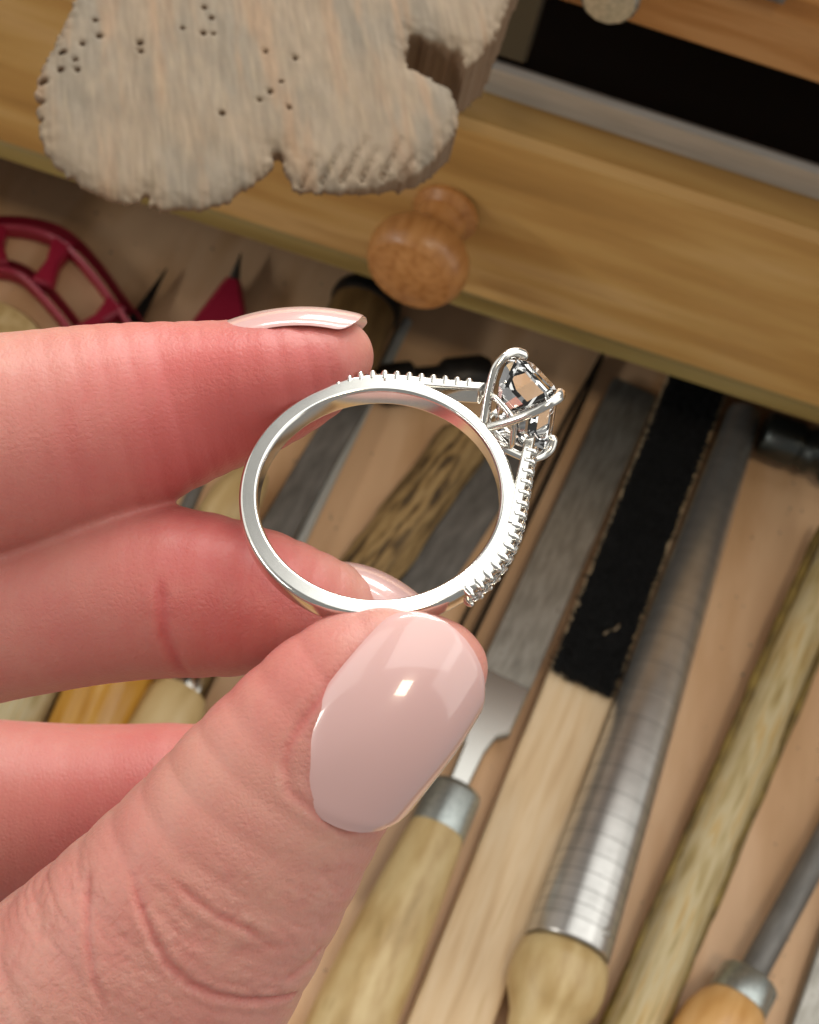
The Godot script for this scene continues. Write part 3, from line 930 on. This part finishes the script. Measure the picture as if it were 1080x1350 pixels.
func facets(levels: Array, centre: Vector3) -> ArrayMesh:   # stacked rings of equal count joined to a closed stone, in mm
	var T := PackedVector3Array()
	var n: int = levels[0].size()
	for j in levels.size() - 1:
		for k in n:
			var k1 := (k + 1) % n
			var a: Vector3 = levels[j][k]
			var b: Vector3 = levels[j][k1]
			var c: Vector3 = levels[j + 1][k1]
			var d: Vector3 = levels[j + 1][k]
			if (b - a).cross(c - a).length() > 1e-6:
				T.append_array([a, b, c])
			if (c - a).cross(d - a).length() > 1e-6:
				T.append_array([a, c, d])
	for j in [0, levels.size() - 1]:
		for k in range(1, n - 1):
			if (levels[j][k] - levels[j][0]).cross(levels[j][k + 1] - levels[j][0]).length() > 1e-6:
				T.append_array([levels[j][0], levels[j][k], levels[j][k + 1]])
	for k in T.size():
		T[k] *= MM
	return flat_mesh(T, centre * MM)


func build_ring() -> void:
	var c30 := cos(deg_to_rad(30.0))
	var s30 := sin(deg_to_rad(30.0))
	var px := Vector3(1, 0, 0)
	var py := Vector3(0, c30, -s30)
	var up := deg_to_rad(36.0)
	var local := Basis(px * sin(up) - py * cos(up), px * cos(up) + py * sin(up), Vector3(0, s30, c30))
	var o := thing("ring", "white gold engagement ring with a step cut diamond and stone set shoulders", "ring", hand_frame() * Transform3D(local, w(0, 2.22, 0)))
	var th := PackedFloat32Array()
	var a := PackedFloat32Array()
	var b := PackedFloat32Array()
	var c := PackedFloat32Array()
	for k in 240:
		var t := TAU * k / 240.0
		var deg := absf(rad_to_deg(wrapf(t, -PI, PI)))
		th.append(t)
		a.append(8.8)
		b.append(lerpf(9.9, 10.2, smoothstep(20.0, 50.0, deg)) + 0.28 * (smoothstep(30.0, 46.0, deg) - (smoothstep(84.0, 92.0, deg) if t < PI else smoothstep(66.0, 84.0, deg))))
		c.append(1.0)
	put("band", sweep(th, a, b, c, true), M.gold, o)
	for s in [-1.0, 1.0]:
		th = PackedFloat32Array()
		a = PackedFloat32Array()
		b = PackedFloat32Array()
		c = PackedFloat32Array()
		for k in 40:
			var d := 13.5 + k * 1.0
			th.append(deg_to_rad(d) * s)
			b.append(shoulder_top(d) - 0.2)
			a.append(maxf(shoulder_top(d) - 1.15, 9.3))
			c.append(1.006)
		put("shoulder", sweep(th, a, b, c, false), M.gold, o)
	# small round stones and the beads that hold them
	var stone := []
	for lv in [[0.29, 0.2], [0.4, 0.13], [0.49, 0.03], [0.49, -0.02], [0.02, -0.42]]:
		var r := []
		for k in 8:
			r.append(Vector3(lv[0] * cos(TAU * k / 8), lv[1], lv[0] * sin(TAU * k / 8)))
		stone.append(r)
	var stone_mesh := facets(stone, Vector3.ZERO)
	var bead := SphereMesh.new()
	bead.radius = 0.2 * MM
	bead.height = 0.4 * MM
	bead.radial_segments = 12
	bead.rings = 6
	var post := tube(PackedVector3Array([Vector3(0, -0.6, 0), Vector3(0, -0.25, 0), Vector3(0, -0.12, 0)]), PackedFloat32Array([0.34, 0.33, 0.27]), 8)
	for s in [-1.0, 1.0]:
		var d := 17.5
		for k in (15 if s > 0.0 else 12):
			var r := shoulder_top(d)
			var ahead := shoulder_top(d + 1.0)
			var t: float = deg_to_rad(d) * s
			var e := Vector3(sin(t), cos(t), 0)
			var f := Vector3(sin(t + deg_to_rad(s)), cos(t + deg_to_rad(s)), 0)
			var tan_ := (f * ahead - e * r).normalized()
			var nrm := Vector3(-tan_.y, tan_.x, 0)
			if nrm.dot(e) < 0.0:
				nrm = -nrm
			var bas := Basis(nrm.cross(Vector3(0, 0, 1)), nrm, Vector3(0, 0, 1))
			put("pave_diamond", stone_mesh, M.diamond, o, Transform3D(bas, (e * r - nrm * 0.0) * MM))
			var step := 0.95 / r
			var t2: float = t + s * step * 0.5
			var e2 := Vector3(sin(t2), cos(t2), 0)
			for z in [-0.74, 0.74]:
				put("bead_post", post, M.gold, o, Transform3D(bas, (e2 * (shoulder_top(rad_to_deg(t2)) + 0.02) + Vector3(0, 0, z)) * MM))
			d += rad_to_deg(step * r / Vector2(r, (ahead - r) * 57.3).length() * 1.0)
	# the step cut centre stone
	var lv := []
	for q in [[1.85, 3.0, 0.62, 1.35], [2.28, 3.46, 0.76, 0.8], [2.6, 3.8, 0.86, 0.1], [2.6, 3.8, 0.86, -0.1], [1.7, 2.85, 0.56, -1.5], [0.06, 1.2, 0.03, -2.75]]:
		var x: float = q[0]
		var z: float = q[1]
		var k: float = q[2]
		var r := []
		for p in [Vector2(x, z - k), Vector2(x - k, z), Vector2(-x + k, z), Vector2(-x, z - k), Vector2(-x, -z + k), Vector2(-x + k, -z), Vector2(x - k, -z), Vector2(x, -z + k)]:
			r.append(Vector3(p.x, q[3] + 13.75, p.y))
		lv.append(r)
	put("centre_diamond", facets(lv, Vector3(0, 13.6, 0)), M.diamond, o)
	for sx in [-1.0, 1.0]:
		for sz in [-1.0, 1.0]:
			var p := spline([Vector3(0.35 * sx, 9.9, 0.85 * sz), Vector3(1.3 * sx, 10.9, 1.9 * sz), Vector3(2.35 * sx, 12.3, 3.15 * sz), Vector3(2.62 * sx, 13.4, 3.58 * sz), Vector3(2.55 * sx, 14.3, 3.48 * sz), Vector3(2.2 * sx, 14.85, 3.12 * sz)], 6)
			var r := PackedFloat32Array()
			for k in p.size():
				r.append(0.33 + 0.14 * smoothstep(16.0, 28.0, float(k)))
			put("claw", tube(p, r, 14), M.gold, o)
	var loop := PackedVector3Array()
	for k in 40:
		var f := TAU * k / 40
		loop.append(Vector3(1.55 * signf(cos(f)) * pow(absf(cos(f)), 0.5), 11.25, 2.2 * signf(sin(f)) * pow(absf(sin(f)), 0.5)))
	put("gallery_wire", tube(loop, PackedFloat32Array(range(40).map(func(_k): return 0.26)), 8, true), M.gold, o)


# ------------------------------------------------------------------ the hand
var SA := PackedVector3Array()
var SB := PackedVector3Array()
var SL := PackedFloat32Array()
var R0 := PackedFloat32Array()
var R1 := PackedFloat32Array()
var SG := PackedInt32Array()
var SN := PackedVector3Array()
var SF := PackedFloat32Array()


func V3(x: float, y: float, z: float) -> Vector3:
	return Vector3(x, y, z)


func chain(group: int, nodes: Array, steps: int, flat_n := Vector3.ZERO, flat := 0.0) -> void:
	var P := []
	var R := []
	for k in nodes.size() - 1:
		var k0 := maxi(k - 1, 0)
		var k3 := mini(k + 2, nodes.size() - 1)
		for s in steps:
			var t := float(s) / steps
			P.append((nodes[k][0] as Vector3).cubic_interpolate(nodes[k + 1][0], nodes[k0][0], nodes[k3][0], t))
			R.append(cubic_interpolate(nodes[k][1], nodes[k + 1][1], nodes[k0][1], nodes[k3][1], t))
	P.append(nodes[-1][0])
	R.append(nodes[-1][1])
	for k in P.size() - 1:
		SA.append(P[k])
		SB.append(P[k + 1] - P[k])
		SL.append(1.0 / maxf((P[k + 1] - P[k]).length_squared(), 1e-6))
		R0.append(R[k])
		R1.append(R[k + 1])
		SG.append(group)
		SN.append(flat_n)
		SF.append(1.0 / flat - 1.0 if flat > 0.0 else 0.0)


func smin(a: float, b: float, k: float) -> float:
	var h := maxf(k - absf(a - b), 0.0) / k
	return minf(a, b) - h * h * k * 0.25


func seg_dist(s: int, p: Vector3) -> float:
	var ab := SB[s]
	var v := p - SA[s]
	var t := clampf(v.dot(ab) * SL[s], 0.0, 1.0)
	v -= ab * t
	if SF[s] != 0.0:
		v += SN[s] * (v.dot(SN[s]) * SF[s])
	return v.length() - R0[s] - (R1[s] - R0[s]) * t


func field(p: Vector3, near: PackedInt32Array) -> float:
	var out := 1e3
	var cur := -1
	var best := 1e3
	for s in near:
		if SG[s] != cur:
			if cur >= 0:
				out = smin(out, best, 4.0 if cur >= 5 else 1.0)
			cur = SG[s]
			best = 1e3
		var ab := SB[s]
		var v := p - SA[s]
		var t := clampf(v.dot(ab) * SL[s], 0.0, 1.0)
		v -= ab * t
		if SF[s] != 0.0:
			v += SN[s] * (v.dot(SN[s]) * SF[s])
		var d := v.length() - R0[s] - (R1[s] - R0[s]) * t
		if d < best:
			best = d
	return smin(out, best, 4.0 if cur >= 5 else 1.0)


func hand_part(lo: Vector3, hi: Vector3, cell: float, hole_lo: Vector3, hole_hi: Vector3) -> Array:
	var n := Vector3i(ceili((hi.x - lo.x) / cell) + 1, ceili((hi.y - lo.y) / cell) + 1, ceili((hi.z - lo.z) / cell) + 1)
	var g := PackedFloat32Array()
	g.resize(n.x * n.y * n.z)
	g.fill(1e6)
	var bs := 8
	var half := bs * cell * 0.5
	var diag := half * 1.75
	var blocks := PackedInt32Array()
	for bk in range(0, n.z - 1, bs):
		for bj in range(0, n.y - 1, bs):
			for bi in range(0, n.x - 1, bs):
				var c := lo + Vector3(bi, bj, bk) * cell + Vector3.ONE * half
				if c.x > hole_lo.x and c.y > hole_lo.y and c.z > hole_lo.z and c.x < hole_hi.x and c.y < hole_hi.y and c.z < hole_hi.z:
					continue
				var ds := PackedFloat32Array()
				var best := 1e6
				for s in SA.size():
					var d := seg_dist(s, c)
					ds.append(d)
					best = minf(best, d)
				if absf(best) > diag * 1.5 + 1.2:
					continue
				var near := PackedInt32Array()
				for s in ds.size():
					if ds[s] < best + diag * 2.4 + 2.0:
						near.append(s)
				if absf(field(c, near)) > diag * 1.45 + 0.3:
					continue
				blocks.append_array([bi, bj, bk])
				for k in range(bk, mini(bk + bs + 1, n.z)):
					for j in range(bj, mini(bj + bs + 1, n.y)):
						var q := (k * n.y + j) * n.x
						for i in range(bi, mini(bi + bs + 1, n.x)):
							if g[q + i] > 1e5:
								g[q + i] = field(lo + Vector3(i, j, k) * cell, near)
	return nets(g, n, blocks, bs, lo, cell)


func build_hand() -> void:
	chain(0, [[V3(-57.51, -0.44, -12), 11.5], [V3(-42.96, 3.19, -7), 9.99], [V3(-32.78, 5.6, -5), 8.75], [V3(-26.04, 7, -6), 8.24], [V3(-20.96, 8.24, -7), 7.61], [V3(-15.18, 9.81, -8), 6.36], [V3(-10.41, 10.92, -8.3), 5.42], [V3(-6.16, 12.1, -7.8), 4.2], [V3(-3.6, 13.35, -7.4), 3.0]], 3)
	chain(1, [[V3(-59.64, -12.1, -16), 10.9], [V3(-44.64, -9.68, -11), 9.25], [V3(-34.11, -7.79, -9), 7.15], [V3(-26.58, -6.57, -8), 6.6], [V3(-19.28, -5.16, -7.5), 6.93], [V3(-12.04, -5.61, -7), 6.18], [V3(-6.1, -6.5, -7), 4.76], [V3(-1.96, -7.25, -7.5), 3.28], [V3(0.12, -7.71, -8), 2.16]], 3)
	chain(2, [ [V3(-70.31, -29.49, -36), 12.84], [V3(-59.66, -30.46, -41), 12.53], [V3(-49.33, -31.84, -45), 11.44], [V3(-33.71, -32.13, -47), 10.29], [V3(-19.83, -31.31, -47), 9.47], [V3(-11.47, -30.71, -45), 6.77] ], 3)
	chain(4, [[V3(-14, 10.7, -5.9), 4.3], [V3(-9, 11.5, -5.6), 3.9], [V3(-4.3, 12.6, -5.9), 2.8]], 3)   # flesh beside the index nail
	var tn := V3(0.34, -0.29, 0.89).normalized()
	chain(3, [[V3(-53.84, -52.06, -16), 16.7], [V3(-37.38, -51.99, -8), 15], [V3(-25.24, -41.81, -3), 13.45], [V3(-17.68, -33.44, 0.5), 11.33], [V3(-11.05, -24.89, 2.5), 9.32], [V3(-6.09, -17.81, 3.5), 7.88], [V3(-1.2, -12.2, 4), 6.65], [V3(2.9, -10.5, 4), 4.6], [V3(4.7, -10.0, 4), 3.1]], 3, tn, 0.84)
	chain(5, [[V3(-61.78, -5.89, -20), 16.6], [V3(-61.49, -31.08, -22), 18.9], [V3(-56.78, -49.69, -18), 17.7]], 2)
	chain(6, [[V3(-62.53, -35.06, -24), 17.2], [V3(-101.78, -58.47, -30), 21.7], [V3(-150.78, -87.01, -35), 24.7], [V3(-200, -116, -42), 28]], 2)
	var flo := V3(-44, -42.2, -57.6)
	var fhi := V3(12, 19.2, 14.4)
	var fine := hand_part(flo, fhi, 0.22, Vector3.ZERO, Vector3.ZERO)
	var rough := hand_part(V3(-240, -160, -84), V3(12, 36, 36), 1.5, flo, fhi)
	var V: PackedVector3Array = fine[0]
	var I: PackedInt32Array = fine[1]
	var nf := V.size()
	V.append_array(rough[0])
	var ri: PackedInt32Array = rough[1]
	for t in ri:
		I.append(t + nf)
	var N := face_normals(V, I)
	var nails := [   # cuticle, middle, tip, facing, half width, arch radius, thickness, where the tip begins to round
		[V3(-1.9, -20.2, 8.75), V3(2.5, -13.8, 10.3), V3(7.0, -9.15, 8.0), tn, 7.1, 6.0, 0.3, 0.76],
		[V3(-13.8, 15.4, -7.3), V3(-7.6, 17.15, -7.4), V3(-1.3, 16.5, -7), V3(0.03, 0.98, 0.1).normalized(), 4.0, 5.0, 0.12, 0.86],
		[V3(-5.1, -3.2, -8), V3(-0.78, -3.5, -8), V3(3.54, -6.2, -8), V3(0.35, 0.92, 0.15).normalized(), 3.8, 4.2, 0.35, 0.75],
	]
	# creases of the skin: line, depth, half width
	var lines := [
		[[Vector2(-16.45, -22.36), Vector2(-15.77, -24.07), Vector2(-14.89, -26.27), Vector2(-13.67, -28.47), Vector2(-12.2, -30.03), Vector2(-10.49, -31.16), Vector2(-8.53, -31.99), Vector2(-5.6, -32.96)], 0.26, 0.3, 3],
		[[Vector2(-13.85, -22.47), Vector2(-12.36, -23.86), Vector2(-10.14, -25.59), Vector2(-8.41, -26.58), Vector2(-7.07, -27.91)], 0.16, 0.3, 3],
		[[Vector2(-19.39, -22.11), Vector2(-19.39, -24.56), Vector2(-19.04, -27.24), Vector2(-18.41, -29.93), Vector2(-17.58, -31.89)], 0.14, 0.3, 3],
		[[Vector2(-6.43, -31.28), Vector2(-4.7, -30.39), Vector2(-3.46, -29.3)], 0.16, 0.4, 3],
		[[Vector2(-10.14, -28.56), Vector2(-8.16, -27.91), Vector2(-6.43, -28.21)], 0.1, 0.5, 3],
		[[Vector2(-16.48, -2.8), Vector2(-16.09, -5.31), Vector2(-15.98, -8.1), Vector2(-15.2, -10.61), Vector2(-14.25, -12.01)], 0.2, 0.45, 1],
		[[Vector2(-22.01, 10.64), Vector2(-22.55, 7.37), Vector2(-21.73, 4.11), Vector2(-21.19, 1.38)], 0.06, 0.8, 0],
	]
	lines.append([nail_rim(nails[0]), 0.14, 0.35, 3])
	var C := PackedColorArray()
	C.resize(V.size())
	var sn := FastNoiseLite.new()
	sn.seed = 4
	sn.frequency = 1.0
	var blush_and_palm_shade := [   # warm places and, last, palm shade painted as redder skin: centre, radius, strength
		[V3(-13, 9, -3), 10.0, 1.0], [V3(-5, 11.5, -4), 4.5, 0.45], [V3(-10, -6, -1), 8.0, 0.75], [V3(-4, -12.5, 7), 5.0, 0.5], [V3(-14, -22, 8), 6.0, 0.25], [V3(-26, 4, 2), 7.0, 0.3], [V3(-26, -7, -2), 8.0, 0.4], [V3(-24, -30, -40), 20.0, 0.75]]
	for k in V.size():
		var p := V[k]
		var red := 0.12 + 0.12 * sn.get_noise_3d(p.x * 0.12, p.y * 0.12, p.z * 0.12) + 0.09 * sn.get_noise_3d(p.x * 0.6, p.y * 0.6, p.z * 0.6) + 0.06 * sn.get_noise_3d(p.x * 2.1, p.y * 2.1, p.z * 2.1)
		for b in blush_and_palm_shade:
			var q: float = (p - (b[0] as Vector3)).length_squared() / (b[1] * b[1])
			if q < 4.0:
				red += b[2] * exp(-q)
		var deep := 0.0
		if k < nf and N[k].z > 0.15:
			var p2 := Vector2(p.x, p.y)
			for l in lines:
				if (l[3] == 3) != (p.z > 4.0 and p.y < 0.0):
					continue
				for e in l[0].size() - 1:
					var a: Vector2 = l[0][e]
					var ab: Vector2 = l[0][e + 1] - a
					var v := p2 - a
					if absf(v.x) > 5.0 or absf(v.y) > 5.0:
						continue
					var t := clampf(v.dot(ab) / ab.length_squared(), 0.0, 1.0)
					var q: float = (v - ab * t).length() / l[2]
					if q < 4.0:
						var along_: float = (e + t) / (l[0].size() - 1)
						var fade: float = smoothstep(0.0, 0.25, along_) * (1.0 if l[1] > 0.25 and l[3] == 3 else smoothstep(1.0, 0.8, along_))
						deep = maxf(deep, l[1] * fade * exp(-q * q)) if q < 1.4 else deep
						V[k] += N[k] * (l[1] * fade * 0.12 * exp(-(q - 2.0) * (q - 2.0)))
			V[k] -= N[k] * deep
		if k < nf and p.z > 3.0 and p.y < -14.0:   # the loose skin over the thumb joint
			var q := Vector2(p.x * 0.65 + p.y * 0.76, p.x * 0.76 - p.y * 0.65)
			var ridge := 1.0 - absf(sn.get_noise_3d(q.x * 0.75, q.y * 0.16, 7.0)) * 3.0
			var ridge2 := 1.0 - absf(sn.get_noise_3d(q.x * 0.5 + 30.0, q.y * 0.6, 3.0)) * 3.5
			var amount := smoothstep(-19.0, -25.0, p.y) * (0.5 + 0.5 * sn.get_noise_2d(q.x * 0.2, q.y * 0.2 + 60.0))
			var cut := amount * (maxf(ridge, 0.0) * maxf(ridge, 0.0) * 0.14 + maxf(ridge2, 0.0) * maxf(ridge2, 0.0) * 0.09)
			V[k] -= N[k] * cut
			red += cut * 1.2
		elif k < nf and p.y > -13.0 and p.x < 0.0 and N[k].z > 0.0:   # fine lines across the fingers
			var ridge := 1.0 - absf(sn.get_noise_3d(p.x * 1.1, p.y * 0.1, p.z * 0.1 + 20.0)) * 4.0
			var cut := maxf(ridge, 0.0) * maxf(ridge, 0.0) * 0.02
			V[k] -= N[k] * cut
			red += cut * 1.5
		var pale := clampf(0.35 + 0.9 * sn.get_noise_3d(p.x * 0.09 + 11.0, p.y * 0.09, p.z * 0.09), 0.0, 1.0)
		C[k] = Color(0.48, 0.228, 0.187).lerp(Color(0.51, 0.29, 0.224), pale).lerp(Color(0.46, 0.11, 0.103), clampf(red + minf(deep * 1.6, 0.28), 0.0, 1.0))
	N = face_normals(V, I)
	for k in V.size():
		V[k] *= MM
	var o := thing("hand", "bare hand with pale pink nails pinching the diamond ring between fingertips and thumb", "hand", hand_frame())
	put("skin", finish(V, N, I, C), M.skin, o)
	for q in nails:
		put("fingernail", nail_mesh(q[0], q[1], q[2], q[3], q[4], q[5], q[6], q[7]), M.nail, o)


func nail_mesh(c0: Vector3, c1: Vector3, c2: Vector3, n: Vector3, arc: float, r: float, thick: float, tip: float) -> ArrayMesh:   # a curved plate: rounded at the cuticle, softly squared at the tip
	var V := PackedVector3Array()
	var I := PackedInt32Array()
	var nu := 28
	var nv := 40
	var ctrl := c1 * 2.0 - (c0 + c2) * 0.5
	for layer in 2:
		for j in nv + 1:
			var v := float(j) / nv
			var vv := 0.5 - 0.5 * cos(PI * v)
			var p := c0 * (1 - vv) * (1 - vv) + ctrl * 2.0 * vv * (1 - vv) + c2 * vv * vv
			var t := ((ctrl - c0) * (1 - vv) + (c2 - ctrl) * vv).normalized()
			var m := (n - t * n.dot(t)).normalized()
			var b := t.cross(m)
			var wd := arc
			if vv < 0.26:
				wd *= pow(1.0 - pow((0.26 - vv) / 0.26, 2.6), 0.46)
			elif vv > tip:
				wd *= pow(1.0 - pow((vv - tip) / (1.0 - tip), 2.8) * (1.0 if tip < 0.85 else 0.75), 0.45)
			for i in nu + 1:
				var u := float(i) / nu * 2.0 - 1.0
				var f := u * wd / r
				var edge := smoothstep(1.0, 0.86, absf(u)) * smoothstep(0.0, 0.06, vv) * smoothstep(1.0, 0.96, vv)
				var h := r + (0.5 * thick * edge if layer == 0 else -0.5 * thick)
				V.append(p - m * r + (m * cos(f) + b * sin(f)) * h)
	var row := nu + 1
	var lay := row * (nv + 1)
	for layer in 2:
		for j in nv:
			for i in nu:
				var q := layer * lay + j * row + i
				if layer == 0:
					I.append_array([q, q + 1, q + row, q + row, q + 1, q + row + 1])
				else:
					I.append_array([q, q + row, q + 1, q + row, q + row + 1, q + 1])
	for j in nv:
		for i in [0, nu]:
			var q := j * row + int(i)
			if i == 0:
				I.append_array([q, q + row, q + lay, q + lay, q + row, q + lay + row])
			else:
				I.append_array([q, q + lay, q + row, q + lay, q + lay + row, q + row])
	var N := face_normals(V, I)
	if N[(nv / 2) * row + nu / 2].dot(n) < 0.0:
		for k in N.size():
			N[k] = -N[k]
	for k in V.size():
		V[k] *= MM
	return finish(V, N, I)


func nail_rim(q: Array) -> Array:   # the line of the nail fold: down one side, round the cuticle and up the other
	var out := []
	var c0: Vector3 = q[0]
	var c2: Vector3 = q[2]
	var ctrl: Vector3 = q[1] * 2.0 - (c0 + c2) * 0.5
	for e in 25:
		var s := 1.0 - e / 12.0   # 1 .. 0 .. -1
		var vv := absf(s) * 0.7
		var p := c0 * (1 - vv) * (1 - vv) + ctrl * 2.0 * vv * (1 - vv) + c2 * vv * vv
		var t := ((ctrl - c0) * (1 - vv) + (c2 - ctrl) * vv).normalized()
		var m: Vector3 = (q[3] - t * t.dot(q[3])).normalized()
		var b := t.cross(m)
		var wd: float = q[4] * (pow(1.0 - pow((0.26 - vv) / 0.26, 2.6), 0.46) if vv < 0.26 else 1.0) * signf(s) * 0.95
		var f: float = wd / q[5]
		var at: Vector3 = p - m * q[5] + (m * cos(f) + b * sin(f)) * (q[5] + 0.2) - t * 0.3 * (1.0 - vv)
		out.append(Vector2(at.x, at.y))
	return out
